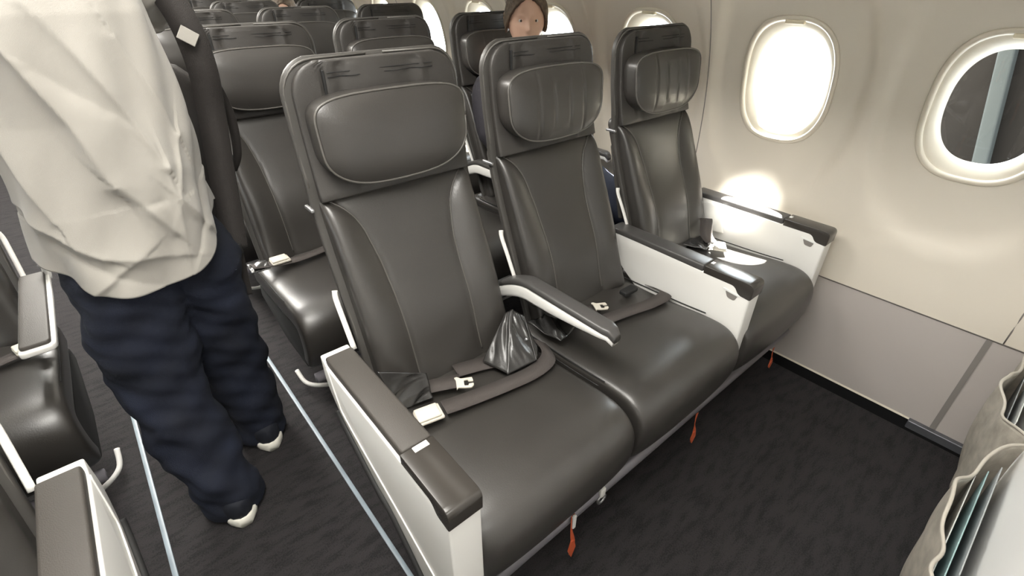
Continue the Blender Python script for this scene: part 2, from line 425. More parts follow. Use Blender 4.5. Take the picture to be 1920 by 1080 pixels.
def make_seat(kind, side, row1):
    """kind 'plain' or 'channel' headrest; side +1 right block, -1 mirrored"""
    root = bpy.data.objects.new('airline_seat', None); C.objects.link(root); root.empty_display_size = .1
    # --- shell
    zs = [.40]+list(np.linspace(.44, 1.10, 22))+[1.13+.072*math.sin(a) for a in np.linspace(0, PI/2, 9)]
    path = []; hw = []; ht = []
    for z in zs:
        f = Fy(z)+interp([.90, .96], [.055, .032], z); b = Byy(z); path.append(((f+b)/2, z)); ht.append(max((b-f)/2, .012)*math.sqrt(max(.12, 1-(max(0, z-1.168)/.036)**2)))
        q = max(0, (z-1.13)/.073); hw.append(.208-.066*(1-math.sqrt(max(0, 1-q*q))))
    V, F = sweep(path, hw, ht, e=5, seg=56, capk=.3)
    link('backrest_shell', V, F, SHELL, root)
    # thin light piping running down both edges of the shell
    for s in (-1, 1):
        pts = [(s*.2035, Fy(z)+interp([.90, .96], [.055, .032], z)+.003, z) for z in np.linspace(.46, 1.12, 30)]
        pts += [(s*(.2035-.066*(1-math.cos(a))), Fy(1.13)+.036, 1.13+.068*math.sin(a)) for a in np.linspace(.15, PI/2, 8)]
        pts.append((s*.02, Fy(1.13)+.0385, 1.199))
        V, F = tube(pts, .0022, 6); link('edge_piping', V, F, PIPE, root)
    # --- upper cover panel with slit, stitched line and pleats
    zc = list(np.linspace(.925, 1.12, 16))+[1.130+.062*math.sin(a) for a in np.linspace(0, PI/2, 8)]
    path = [(Fy(z)+.029, z) for z in zc]
    hw = [(.190-.055*(1-math.sqrt(max(0, 1-(max(0, (z-1.130)/.0625))**2)))) for z in zc]
    def dcov(x, t, v):
        z = .925+t*.26
        d = 0
        if -.122 < x < .13 and z < 1.165:
            for (c, wd, a) in ((-.06, .012, .006), (-.02, .018, -.005), (.035, .010, .005), (.075, .012, -.005), (.10, .008, .005), (-.09, .01, -.004)):
                d += a*math.exp(-((x-c-.02*(z-1.12))/wd)**2)
        d -= .006*math.exp(-((x+.126)/.0035)**2)*(1 if z > .95 else 0)
        return d
    V, F = sweep(path, hw, .013, e=7, seg=160, disp=dcov, capk=.3)
    cov = link('headrest_cover', V, F, LEATHER2, root)
    bm = bmesh.new(); box(bm, -.1275, -.1225, Fy(1.13)+.0155, Fy(1.13)+.024, 1.045, 1.178, bev=.001, seg=1); from_bm('slit', bm, VOID, cov)
    V, F = merge([tube([(x, Fy(zq)+.0141-dcov(x, (zq-.925)/.26, 0), zq) for x in np.linspace(-.118, .128, 90)], .0010, 6) for zq in (1.164, 1.172)])
    link('stitching', V, F, VOID, cov)
    # --- backrest cushion with bolsters and curved seams
    zc = list(np.linspace(.455, .925, 54))
    path = [(Fy(z)+.062, z) for z in zc]
    hwl = [.196-.004*math.sin((z-.45)*5) for z in zc]
    def dback(x, t, v):
        z = .455+t*.47; sx = seamx(z); ax = abs(x)
        d = -.0020*math.exp(-((ax-sx)/.0045)**2)
        if ax > sx:
            q = (ax-sx)/max(.190-sx, .004); q = min(q, 1)
            d += .036*(q**1.15)*(1-.18*q)*min(1, (.197-sx)/.09)+.004*math.sin(PI*q)
        else:
            d += .003*(1-(ax/sx)**2)
        d += .012*math.exp(-((z-.60)/.10)**2)*(1-min(1, ax/.19)**4)          # lumbar swell
        d -= .010*math.exp(-((z-.925)/.02)**2)
        return d
    V, F = sweep(path, hwl, .032, e=5.5, seg=168, disp=dback, cap=4)
    bc = link('backrest_cushion', V, F, LEATHER, root)
    for s in (-1, 1):
        pts = []
        for z in np.linspace(.47, .918, 44):
            sx = seamx(z)
            if sx > .188: continue
            t = (z-.455)/.47; dv = dback(sx, t, 0)
            ty, tz = Fy(z+.01)-Fy(z-.01), .02; l_ = math.hypot(ty, tz); ty /= l_; tz /= l_
            k_ = .032+dv+.0016
            pts.append((s*sx, Fy(z)+.062-tz*k_, z+ty*k_))
        V, F = tube(pts, .0021, 6); link('seam_piping', V, F, PIPE, bc)
    # --- headrest: a thick pillow with a curved lower edge
    hx, zt, zb = .180, 1.134, .966
    yc = .568
    N = 260; out = []
    def outline(th):
        x, z = sup(th, hx, (zt-zb)/2, 5 if kind == 'plain' else 4.6)
        z += (zt+zb)/2
        f = (zt-z)/(zt-zb)
        z += -.014*f*(1-(x/hx)**2)+.018*f*(x/hx)**4+.004*(1-f)*(1-(x/hx)**2)
        x *= 1-.05*f*(1 if x*side > 0 else .35)
        return x, z
    def dhead(x, z, r):
        d = .016*(1-r**2.6)
        d += .010*(abs(x)/hx)**2.2*(1-r**6)                   # winged sides bend forward
        if kind == 'channel':
            for c in (-.085, -.03, .03, .085):
                d -= .0030*math.exp(-((x-c)/.0040)**2)*(1-r**8)
        return d
    rings = []; cz = (zt+zb)/2-.004
    prof = [(1.0, .062, 0), (.99, .030, 0), (1.0, .005, 0)]
    for (sc, dy, q) in [(.90, .060, 0), (.97, .056, 0), (1.0, .048, 0), (1.0, .030, 0), (1.0, .010, 0), (.992, .002, 0)]:
        rings.append([(outline(2*PI*k/N)[0]*sc, yc+dy, cz+(outline(2*PI*k/N)[1]-cz)*sc) for k in range(N)])
    for r in [.985, .97, .95, .93]+list(np.linspace(.90, .04, 30)):
        rg = []
        for k in range(N):
            ox, oz = outline(2*PI*k/N); x = ox*r; z = cz+(oz-cz)*r
            rg.append((x, yc-dhead(x, z, r)-.010*(z-cz)/.09*0, z))
        rings.append(rg)
    V, F = loft(rings)
    # lean the pillow with the back
    def lean(p): return (p[0], p[1]+(p[2]-1.05)*.13, p[2])
    V = [lean(v) for v in V]
    hr = link('headrest', V, F, LEATHER, root)
    pts = [lean((outline(2*PI*k/N)[0]*.996, yc-.0005, cz+(outline(2*PI*k/N)[1]-cz)*.996)) for k in range(N+1)]
    V, F = tube(pts, .0026, 6); link('headrest_piping', V, F, PIPE, hr)
    for s in (-1, 1):
        bm = bmesh.new(); box(bm, s*.06-.015, s*.06+.015, .585, .63, .98, 1.10, bev=.003); from_bm('headrest_mount', bm, VOID, root)
    # --- seat cushion
    cp = [(.475, .415), (.43, .418), (.33, .420), (.22, .425), (.12, .432), (.07, .430), (.045, .415), (.034, .390), (.032, .350), (.040, .310), (.055, .275)]
    P = smooth_path([(a, b, 0) for a, b in cp], 5); path = [(q.x, q.y) for q in P][::-1]
    n = len(path)
    hts = [.030+.017*min(1, i/(n*.35)) for i in range(n)]
    def dcush(x, t, v):
        return .006*(1-(x/.235)**2)-.004*math.exp(-((t-.80)/.1)**2)
    V, F = sweep(path, .2345, hts, e=6, seg=96, disp=lambda x, t, v: dcush(x, t, v), cap=4)
    sc = link('seat_cushion', V, F, LEATHER, root)
    # piping along both top side edges of the cushion
    for s in (-1, 1):
        pts = [(s*.2335, p[0]+.0, p[1]+.032) for p in smooth_path([(.44, .424, 0), (.33, .428, 0), (.22, .433, 0), (.13, .440, 0)], 4)]
        V, F = tube(pts, .0016, 6); link('cushion_piping', V, F, VOID, sc)
    # dark seat pan underneath
    bm = prism(roundpoly([(.06, .255), (.10, .37), (.50, .36), (.52, .30), (.30, .22), (.10, .215)], .02), 'x', -.225, .225); bev(bm, .005)
    from_bm('seat_pan', bm, VOID, root)
    # rear seat pocket / tray on the back of the shell
    bm = bmesh.new(); box(bm, -.185, .185, .585, .605, .60, .86, bev=.008, rot=(math.radians(-16), 'X')); from_bm('tray_table', bm, SHELL, root)
    # white trim strips beside the lower back, and a small coat hook
    pts = smooth_path([(-side*.216, .560, .730), (-side*.219, .553, .710), (-side*.221, .525, .665), (-side*.222, .492, .605)], 5)
    V, F = tube(pts, .0065, 8, flat=.6); link('side_trim', V, F, WHITE, root)
    bm = bmesh.new(); box(bm, -side*.211-.004, -side*.211+.004, .600, .640, .905, .913, bev=.002)
    from_bm('coat_hook', bm, METAL, root)
    return root
P_ = .885
CX = [.262, .752, 1.264]
PS = [make_seat('plain', 1, 1), make_seat('channel', 1, 1)]
PL = make_seat('plain', -1, 1)
ordw = ['front', 'second', 'third', 'fourth', 'fifth', 'sixth']
pos = ['aisle', 'middle', 'window']
used = set()
SEATS = {}
for r in range(6):
    for i in range(3):
        proto = PS[1] if (i > 0 and r == 0) or (i == 2) else PS[0]
        if id(proto) in used: o = copy_tree(proto)
        else: o = proto; used.add(id(proto))
        o.location = (CX[i], r*P_, 0)
        if r == 0:
            lab = ['black leather aisle seat in the front row with smooth wide headrest', 'black leather middle seat in the front row with channel-stitched headrest', 'black leather window seat in the front row beside the bright window'][i]
        else:
            lab = 'black leather %s seat in the %s row, right of the aisle' % (pos[i], ordw[r])
        tag(o, lab, 'airplane seat', 'black leather airline seats')
        SEATS[(r, i)] = o
for r in range(2):
    o = PL if r == 0 else copy_tree(PL)
    o.location = (2*ACX-CX[0], r*P_, 0)
    tag(o, 'black leather aisle seat in the %s row, left of the aisle' % ordw[r], 'airplane seat', 'black leather airline seats')
for r in range(2):
    o = copy_tree(PL); o.location = (2*ACX-CX[1], r*P_, 0)
    tag(o, 'black leather middle seat in the %s row, left of the aisle' % ordw[r], 'airplane seat', 'black leather airline seats')

# ---- seat frames (beams, legs, restraint bars), one under each bank of three seats
def make_frame(side):
    root = bpy.data.objects.new('seat_undercarriage', None); C.objects.link(root)
    s = side
    V, F = tube([(s*.04, .045, .205), (s*1.50, .045, .205)], .017, 12); link('front_beam', V, F, BEAM, root)
    V, F = tube([(s*.04, .36, .27), (s*1.50, .36, .27)], .022, 12); link('rear_beam', V, F, BEAM, root)
    for x in (.42, 1.22):
        bm = prism(roundpoly([(.05, .19), (.05, .23), (.40, .29), (.56, .0), (.48, .0), (.38, .20), (.24, .17), (.22, 0), (.15, 0), (.14, .17)], .012), 'x', s*x-.02, s*x+.02)
        from_bm('leg', bm, VOID, root)
    pts = smooth_path([(s*.035, .29, .075), (s*.045, .235, .045), (s*.09, .195, .035), (s*.15, .18, .033), (s*.30, .18, .04), (s*.42, .195, .05)], 6)
    V, F = tube(pts, .008, 8); link('restraint_bar', V, F, WHITE, root)
    V, F = tube([(s*.43, .195, .05), (s*1.30, .195, .05)], .008, 8); link('restraint_bar', V, F, WHITE, root)
    return root
fr = make_frame(1); fl = make_frame(-1)
for r in range(6):
    o = fr if r == 0 else copy_tree(fr)
    o.location = (0, r*P_, 0); tag(o, 'grey metal seat frame with legs under the %s row, right of the aisle' % ordw[r], 'seat frame', 'seat frames')
for r in range(2):
    o = fl if r == 0 else copy_tree(fl)
    o.location = (2*ACX, r*P_, 0); tag(o, 'grey metal seat frame with legs under the %s row, left of the aisle' % ordw[r], 'seat frame', 'seat frames')

# ------------------------------------------------------------------ armrests of the front row
def panel_arm(name, x0, x1, y0, y1, full, label, side=1):
    """solid side panel armrest holding a tray; dark cap on top"""
    root = thing(name, label, 'armrest', ((x0+x1)/2, 0, 0))
    h = (x1-x0)/2; H = .62
    if full:   # aisle end: outer panel runs low and is cut away at the back
        poly = [(y0, .16), (y0, H-.024), (y1-.035, H-.024), (y1-.012, H-.004), (y1, H-.004), (y1+.002, .54), (y1-.04, .47), (y0+.30, .355), (y0+.22, .315), (y0+.06, .16)]
        rr = [.01, .03, .0, .0, .005, .03, .06, .06, .05, .02]
    else:
        poly = [(y0, .30), (y0, H-.024), (y1, H-.010), (y1, .56), (y1-.05, .50), (y1-.17, .41), (y0+.25, .37), (y0+.02, .30)]
        rr = [.02, .02, .0, .01, .03, .06, .06, .02]
    bm = prism(roundpoly(poly, rr), 'x', -h, h); bev(bm, .005, 3)
    bd = from_bm('side_panel', bm, WHITE, root)
    # cap: rear pad and front glossy end with a drop over the nose
    ys = y0+.150
    bm = bmesh.new(); box(bm, -h+.004 if full else -h, h+(.002 if full else 0), ys+.001, y1-(.018 if full else 0), H-.024, H, bev=.006); 
    from_bm('armrest_pad', bm, CAPF if full else ARMG, root)
    pf_ = roundpoly([(y0-.003, H-.050), (y0-.004, H), (ys-.001, H), (ys-.001, H-.024), (y0+.05, H-.024), (y0+.035, H-.046)], [.008, .018, .002, 0, .012, .01])
    bm = prism(pf_, 'x', -h-.001, h+.002); bev(bm, .0035, 3)
    cap = from_bm('front_cap', bm, CAPG, root)
    # small pale button on the seam
    if full:
        bm = bmesh.new(); box(bm, -.010, .020, ys-.016, ys-.003, H-.001, H+.0015, bev=.0006, seg=1); from_bm('release_button', bm, WHITE, cap)
    else:
        bm = bmesh.new(); box(bm, -.004, .010, ys-.014, ys-.004, H-.001, H+.0015, bev=.0006, seg=1); from_bm('release_button', bm, WHITE, cap)
    # recline button bezel on the inner face
    if not full:
        b2 = prism(roundpoly([(y0+.034, H-.050), (y0+.072, H-.046), (y0+.062, H-.066), (y0+.040, H-.068)], .006), 'x', -h-.0015, -h+.003)
        from_bm('recline_button', b2, SEAM, root)
        b2 = prism(roundpoly([(y0+.030, H-.046), (y0+.080, H-.041), (y0+.080, H-.046), (y0+.030, H-.051)], .002), 'x', -h-.002, -h+.003)
        from_bm('button_rim', b2, PAPER, root)
    return root, h
a1, h1 = panel_arm('armrest', -.034, .032, 0, .508, True, 'wide white panel armrest with dark brown top at front row aisle end')
# dark rubber bumper band and raised moulding on the outer face of the aisle panel
V, F = tube(smooth_path([(-.035, .47, .475), (-.0355, .44, .445), (-.036, .32, .365), (-.036, .24, .325), (-.036, .10, .19), (-.036, .04, .155)], 6), .0075, 8, flat=1.0)
link('bumper_strip', V, F, VOID, a1, loc=(.001, 0, 0))
V, F = tube(smooth_path([(-.034, .475, .60), (-.0345, .452, .52), (-.0345, .415, .475), (-.0345, .20, .375), (-.0345, .05, .30)], 6), .0022, 8)
link('moulding', V, F, WHITE, a1, loc=(.001, 0, 0))
bm = prism(roundpoly([(.03, .02), (.02, .17), (.10, .20), (.16, .02)], .02), 'x', -.022, .012); from_bm('lower_bracket', bm, mat('beige_bracket', (.45, .40, .32), .5), a1)
a3, h3 = panel_arm('armrest', .988, 1.048, .02, .525, False, 'wide white panel armrest between the front row middle and window seats')
a4, h4 = panel_arm('armrest', 1.499, 1.560, .02, .525, False, 'wide white panel armrest against the wall beside the front window seat')
for a in (a1, a3, a4): a['group'] = 'front row panel armrests'
# left block front-row armrest: a mirrored copy of the aisle one
la = thing('armrest', 'white panel armrest with dark brown top at bottom left of the aisle', 'armrest', (2*ACX-a1.location.x, -.0, 0), 'front row panel armrests')
def mirror_children(src, dst):
    for ch in src.children:
        c = ch.copy(); c.data = ch.data.copy(); C.objects.link(c); c.parent = dst
        c.location.x = -ch.location.x
        for v in c.data.vertices: v.co.x *= -1
        c.data.flip_normals()
        mirror_children(ch, c)
mirror_children(a1, la)

# slim swivel armrests
def make_slim():
    root = bpy.data.objects.new('armrest', None); C.objects.link(root)
    n = 26; ringsT = []; ringsB = []
    for i in range(n+1):
        t = i/n; y = .105+t*.40
        ztop = .655-.004*math.sin(t*PI)*0-.045*max(0, (t-.72)/.28)**1.6-.014*max(0, 1-t/.06)**2
        th = .020+.020*min(1, t*1.2)
        wv = .0235*min(1, .55+t*6)
        rg = []
        for k in range(20):
            a = 2*PI*k/20; cx = sgnpow(math.cos(a), .6); sn = sgnpow(math.sin(a), .6)
            rg.append((wv*cx, y, ztop-.011+.011*sn))
        ringsT.append(rg)
        th = .016+.030*math.sin(min(1, t*1.3)*PI/2)
        rb = []
        for k in range(20):
            a = 2*PI*k/20; cx = sgnpow(math.cos(a), .5); sn = sgnpow(math.sin(a), .5)
            rb.append((wv*.97*cx, y+.004, ztop-.016-th/2+th/2*sn))
        ringsB.append(rb)
    V, F = loft(ringsT); link('armrest_pad', V, F, ARMG, root)
    V, F = loft(ringsB); link('armrest_base', V, F, WHITE, root)
    V, F = tube([(-.02, .50, .585), (.02, .50, .585)], .026, 16); link('pivot', V, F, VOID, root)
    return root
slim = make_slim(); slim.location = (.508, 0, 0)
tag(slim, 'slim grey swivel armrest between the front row aisle and middle seats', 'armrest', 'slim swivel armrests')
for r in range(1, 6):
    for i, x in ((1, .508), (2, 1.015)) if r > 1 else ((1, .508), (2, 1.015), (3, 1.53)):
        o = copy_tree(slim); o.location = (x, r*P_, 0)
        tag(o, 'slim grey armrest in the %s row, %s' % (ordw[r], ['', 'between aisle and middle seats', 'between middle and window seats', 'against the wall'][i]), 'armrest', 'slim swivel armrests')
# second row, left of the aisle: dark flat pad with white surround
def wide_slim():
    root = thing('armrest', 'armrest with flat brown pad and white rim in second row, left of the aisle', 'armrest', (-.515, P_+.03, 0), 'slim swivel armrests')
    poly = roundpoly([(-.036, .03), (.033, .03), (.036, .30), (.034, .46), (-.034, .46)], [.012, .02, .02, .01, .01])
    bm = prism(poly, 'z', .598, .613); bev(bm, .004); from_bm('armrest_base', bm, WHITE, root)
    poly = roundpoly([(-.032, .042), (.025, .042), (.026, .455), (-.030, .455)], .012)
    bm = prism(poly, 'z', .606, .622); bev(bm, .004); from_bm('armrest_pad', bm, CAPF, root)
    pts = smooth_path([(.028, .44, .60), (.034, .46, .64), (.036, .44, .67), (.036, .40, .66)], 5)
    V, F = tube(pts, .010, 8, flat=.6); link('side_trim', V, F, WHITE, root)
    return root
wide_slim()

# ------------------------------------------------------------------ seat belts
def ribbon(pts, wdt, side_dirs, thick=.0016):
    P = smooth_path(pts, 8); D = smooth_path(side_dirs, 8)
    rings = []
    for i, p in enumerate(P):
        t = (P[min(i+1, len(P)-1)]-P[max(i-1, 0)]).normalized(); d = D[i].normalized(); n = t.cross(d).normalized()
        a = d*wdt/2; b = n*thick/2
        rings.append([p-a-b, p+a-b, p+a+b, p-a+b])
    return loft(rings)
def buckle_mesh(bm, c, ang, sx=.062, sy=.048, h=.016):
    n0 = len(bm.verts)
    tmp = bmesh.new()
    box(tmp, -sx/2, sx/2, -sy/2, sy/2, 0, h*.55, bev=.004)
    box(tmp, -sx/2+.001, sx/2-.006, -sy/2+.003, sy/2-.003, h*.5, h, bev=.004)
    for v in tmp.verts:
        v.co.z += .004*(v.co.x/sx)**2
    Rm = Matrix.Rotation(ang, 4, 'Z'); bmesh.ops.transform(tmp, matrix=Matrix.Translation(c) @ Rm, verts=tmp.verts)
    me = bpy.data.meshes.new('t'); tmp.to_mesh(me); tmp.free(); bm.from_mesh(me); bpy.data.meshes.remove(me)
def obj_bm(name, bm, m, parent): return from_bm(name, bm, m, parent)
Zs = .477   # top of the cushions
# aisle seat belt
b = thing('seat_belt', 'dark brown seat belt with ivory buckle lying across the front aisle seat', 'seat belt', (.262, .30, Zs), 'seat belts')
def off(pts): return [(x-b.location.x, y-b.location.y, z-b.location.z) for x, y, z in pts]
V, F = ribbon(off([(.50, .355, .478), (.468, .282, .486), (.40, .262, .487), (.30, .273, .488), (.20, .292, .489), (.150, .302, .492)]), .046,
              [(-.35, .9, .1), (-.15, 1, .05), (.0, 1, 0), (.12, 1, 0), (.18, 1, 0), (.2, 1, 0)])
link('webbing', V, F, WEB, b)
V, F = ribbon(off([(.10, .405, .485), (.16, .385, .490), (.20, .366, .492), (.232, .350, .4935)]), .046, [(.5, .85, 0), (.35, .9, 0), (.4, .9, 0), (.45, .9, 0)])
link('webbing', V, F, WEB, b)
V, F = ribbon(off([(.25, .400, .480), (.32, .375, .482), (.40, .34, .482)]), .05, [(.2, 1, 0)]*3); link('webbing', V, F, WEB, b)
bm = bmesh.new(); buckle_mesh(bm, (.112-.262, .305-.30, .487-Zs), math.radians(-12)); bk = obj_bm('buckle', bm, BUCKLE, b)
bm = bmesh.new()
poly = roundpoly([(0, -.020), (.004, -.013), (.018, -.016), (.036, -.017), (.042, -.010), (.042, -.003), (.030, -.004), (.029, -.010), (.019, -.009), (.019, .010), (.029, .011), (.030, .005), (.042, .004), (.040, .018), (.012, .017), (.003, .024), (-.004, .022), (0, .012)], .002, 3)
bm = prism(poly, 'z', 0, .003); bmesh.ops.transform(bm, matrix=Matrix.Translation((.214-.262, .342-.30, .4955-Zs)) @ Matrix.Rotation(math.radians(-30), 4, 'Z'), verts=bm.verts)
tongue = from_bm('tongue', bm, BUCKLE, b)
# leather belt shrouds: crumpled flaps
def flap(corners, name, parent, off_, bumpy=.006, seed=1, m=SHINY, thick=.003):
    """bilinear patch of four corners with creases"""
    A, B_, C_, D_ = [Vector(c) for c in corners]; rs = random.Random(seed)
    n = 26; top = []
    nn = (B_-A).cross(D_-A).normalized()
    ph = [(rs.uniform(1, 2.6), rs.uniform(1, 2.6), rs.uniform(0, 6)) for _ in range(4)]
    for i in range(n+1):
        for j in range(n+1):
            u, v = i/n, j/n
            p = A*(1-u)*(1-v)+B_*u*(1-v)+C_*u*v+D_*(1-u)*v
            d = 0
            for (a, c, f) in ph:
                d += abs(math.sin(a*u*2.2+c*v*2.2+f))*.5
            d = bumpy*(d-.8)*min(1, 6*u*(1-u)*4*v*(1-v)+.35)
            top.append(p+nn*d-Vector(off_))
    V = top+[p-nn*thick for p in top]; F = []
    m_ = n+1; o_ = m_*m_
    for i in range(n):
        for j in range(n):
            q = (i*m_+j, (i+1)*m_+j, (i+1)*m_+j+1, i*m_+j+1); F.append(q); F.append(tuple(k+o_ for k in q[::-1]))
    for i in range(n):
        for (s, e) in (((i*m_), ((i+1)*m_)), ((i*m_+n), ((i+1)*m_+n)), (i, i+1), (n*m_+i, n*m_+i+1)):
            F.append((s, e, e+o_, s+o_))
    return link(name, V, F, m, parent)
lo = (.262, .30, Zs)
flap([(.040, .375, .615), (.160, .385, .535), (.150, .350, .487), (.062, .350, .500)], 'belt_shroud', b, lo, .010, 3)
flap([(.335, .295, .490), (.425, .285, .492), (.475, .392, .555), (.440, .405, .583)], 'belt_shroud', b, lo, .010, 5)
flap([(.318, .372, .492), (.338, .292, .492), (.445, .400, .585), (.425, .410, .575)], 'belt_shroud', b, lo, .006, 8)
flap([(.425, .283, .494), (.462, .320, .492), (.492, .400, .500), (.475, .392, .555)], 'belt_shroud', b, lo, .008, 9)
bm = bmesh.new(); bmesh.ops.create_uvsphere(bm, u_segments=12, v_segments=8, radius=.005)
for v in bm.verts: v.co += Vector((.436-.262, .335-.30, .527-Zs))
from_bm('snap_button', bm, METAL, b)
# crumpled shroud under the slim armrest and the middle seat belt
b = thing('seat_belt', 'dark brown seat belt lying over the front row middle seat, under white armrest', 'seat belt', (.752, .28, Zs), 'seat belts')
lo = (.752, .28, Zs)
V, F = ribbon(off([(.985, .33, .470), (.965, .262, .484), (.88, .258, .487), (.80, .275, .487), (.72, .292, .486), (.66, .305, .482)]), .044,
              [(-.2, 1, 0), (0, 1, 0), (.05, 1, 0), (.1, 1, 0), (.1, 1, 0), (.1, 1, 0)])
link('webbing', V, F, WEB, b)
V, F = ribbon(off([(.60, .385, .482), (.66, .37, .486), (.722, .352, .4885)]), .044, [(.2, 1, 0)]*3); link('webbing', V, F, WEB, b)
t2 = tongue.copy(); t2.data = tongue.data.copy(); C.objects.link(t2); t2.parent = b
t2.location = (.722-.214, 0, 0); t2.location = (.725-.752-(.214-.262), .350-.28-(.342-.30), -.004)
flap([(.515, .42, .495), (.53, .30, .490), (.632, .325, .487), (.60, .42, .493)], 'belt_shroud', b, lo, .016, 12)
flap([(.522, .44, .56), (.525, .33, .56), (.628, .315, .485), (.60, .42, .50)], 'belt_shroud', b, lo, .014, 15)
bm = bmesh.new(); box(bm, .86-.752, .92-.752, .335-.28, .365-.28, .477-Zs, .492-Zs, bev=.004); from_bm('buckle', bm, VOID, b)
# window seat belt: buckle in the sun, curled webbing
b = thing('seat_belt', 'curled brown seat belt with bright sunlit buckle on the front window seat', 'seat belt', (1.36, .33, Zs), 'seat belts')
V, F = ribbon(off([(1.475, .455, .48), (1.45, .435, .52), (1.43, .42, .555), (1.405, .40, .550), (1.375, .375, .52), (1.37, .345, .500)]), .046,
              [(-.5, .8, 0), (-.5, .8, .1), (-.6, .75, 0), (-.6, .7, 0), (-.7, .6, 0), (-.7, .6, 0)])
link('webbing', V, F, WEB, b)
bm = bmesh.new(); buckle_mesh(bm, (1.375-1.36, .315-.33, .487-Zs), math.radians(35)); obj_bm('buckle', bm, BUCKLE, b)
lo = (1.36, .33, Zs)
flap([(1.30, .42, .487), (1.33, .34, .487), (1.40, .36, .487), (1.42, .44, .487)], 'belt_shroud', b, lo, .008, 22)
flap([(1.470, .50, .60), (1.475, .40, .60), (1.478, .36, .50), (1.470, .47, .49)], 'belt_shroud', b, lo, .004, 25, m=WHITE)
# second row belts beside the aisle
b = thing('seat_belt', 'seat belt with ivory buckle on the second row aisle seat, right side', 'seat belt', (.10, 1.25, Zs), 'seat belts')
V, F = ribbon(off([(.01, 1.255, .50), (.06, 1.25, .492), (.15, 1.235, .488), (.28, 1.25, .488), (.42, 1.27, .485)]), .044, [(0, 1, 0)]*5); link('webbing', V, F, WEB, b)
bm = bmesh.new(); buckle_mesh(bm, (.10-.10, 1.245-1.25, .492-Zs), math.radians(0)); obj_bm('buckle', bm, BUCKLE, b)
lo = (.10, 1.25, Zs)
flap([(-.0, 1.28, .50), (.0, 1.23, .488), (.06, 1.225, .489), (.062, 1.268, .503)], 'belt_shroud', b, lo, .004, 31)
b = thing('seat_belt', 'seat belt with ivory buckle on the left seat behind the aisle person', 'seat belt', (-.57, 1.20, Zs), 'seat belts')
V, F = ribbon(off([(-.52, 1.22, .486), (-.60, 1.19, .488), (-.72, 1.16, .488), (-.86, 1.17, .487)]), .046, [(.2, 1, 0)]*4); link('webbing', V, F, WEB, b)
bm = bmesh.new(); buckle_mesh(bm, (0, 0, .489-Zs), math.radians(15), sx=.072); obj_bm('buckle', bm, BUCKLE, b)

# ---- life vest ribbons and clips hanging below the front row
def ribbon_tag(x, z0, z1, label):
    o = thing('pull_tag', label, 'pull tag', (x, .03, z0), 'orange pull tags under the front row')
    n = z0-z1
    V, F = ribbon([(0, -.005, 0), (-.004, -.008, -n*.35), (.004, -.010, -n*.7), (0, -.010, -n)], .012, [(1, 0, 0), (.8, .4, 0), (.9, -.3, 0), (1, 0, 0)], .002); link('ribbon', V, F, ORANGE, o)
    bm = prism(roundpoly([(-.005, -n*.62), (.005, -n*.62), (.013, -n*.85), (0, -n*1.08), (-.013, -n*.85)], .004), 'y', -.014, -.010); from_bm('tab', bm, ORANGE, o)
    return o
ribbon_tag(.318, .235, .075, 'orange pull ribbon hanging below the front row aisle seat')
ribbon_tag(.87, .205, .085, 'orange pull ribbon hanging below the front row middle seat')
ribbon_tag(1.375, .195, .11, 'orange pull ribbon hanging below the front row window seat')
o = thing('strap_clip', 'small pale metal clip hanging under front aisle seat edge', 'clip', (.43, .028, .235))
bm = bmesh.new(); box(bm, -.009, .009, -.006, .006, -.032, 0, bev=.004); from_bm('clip_body', bm, WHITE, o)
V, F = tube([(.014*math.cos(a), 0, -.044+.014*math.sin(a)) for a in np.linspace(0, 2*PI, 17)], .004, 8, upv=(0, 1, 0)); link('ring', V, F, METAL, o)
boxo('tab', (-.118, -.107, -.012, -.004, -.045, .004), WHITE, o, bev=.003)

# ------------------------------------------------------------------ bulkhead pockets with safety literature
def pocket(name, x0, x1, zt, label, seed, cards):
    root = thing(name, label, 'literature pocket', ((x0+x1)/2, BY, zt-.14), 'bulkhead literature pockets')
    rs = random.Random(seed); W = (x1-x0)/2
    n = 60; m_ = 26; V = []; F = []
    for side_ in (0, 1):
        for i in range(n+1):
            u = -1+2*i/n
            for j in range(m_+1):
                v = j/m_; z = -.20+v*(.34)+(.012*math.sin(u*7+seed)+.003*math.sin(u*11))*v
                bulge = (1-abs(u)**4)*(.036+.030*math.sin(v*PI*.6))*(1+.16*math.sin(u*6.3+seed)+.06*math.sin(u*14+v*5))
                y = .004+bulge+.0015*math.sin(u*13+v*9)
                V.append((u*W, y-(.003 if side_ else 0), z))
    o_ = (n+1)*(m_+1)
    for i in range(n):
        for j in range(m_):
            a = i*(m_+1)+j; q = (a, a+m_+1, a+m_+2, a+1); F.append(q); F.append(tuple(k+o_ for k in q[::-1]))
    for i in range(n):
        for j in (0, m_):
            a = i*(m_+1)+j; c = a+m_+1; F.append((a, c, c+o_, a+o_))
    link('pocket_fabric', V, F, POCK, root)
    pts = [V[i*(m_+1)+m_] for i in range(n+1)]
    V2, F2 = tube(pts, .0035, 8); link('top_hem', V2, F2, mat('beige_hem', (.42, .385, .33), .5), root)
    for (dx, dy, dz, mm, tilt) in cards:
        bm = bmesh.new(); box(bm, -W*.62+dx, W*.60+dx, dy, dy+.002, -.12+dz, .135+dz, bev=.0006, seg=1)
        for v in bm.verts:
            v.co.y += tilt*(v.co.z+.12)
        o = from_bm('card', bm, mm, None); o.location = root.location
        tag(o, {'white_paper_card': 'white folded card', 'teal_printed_card': 'teal printed safety card', 'grey_printed_card': 'grey printed leaflet'}[mm.name]+' standing in the %s bulkhead pocket' % ('farther' if x0 > .95 else 'nearer'), 'card')
    return root
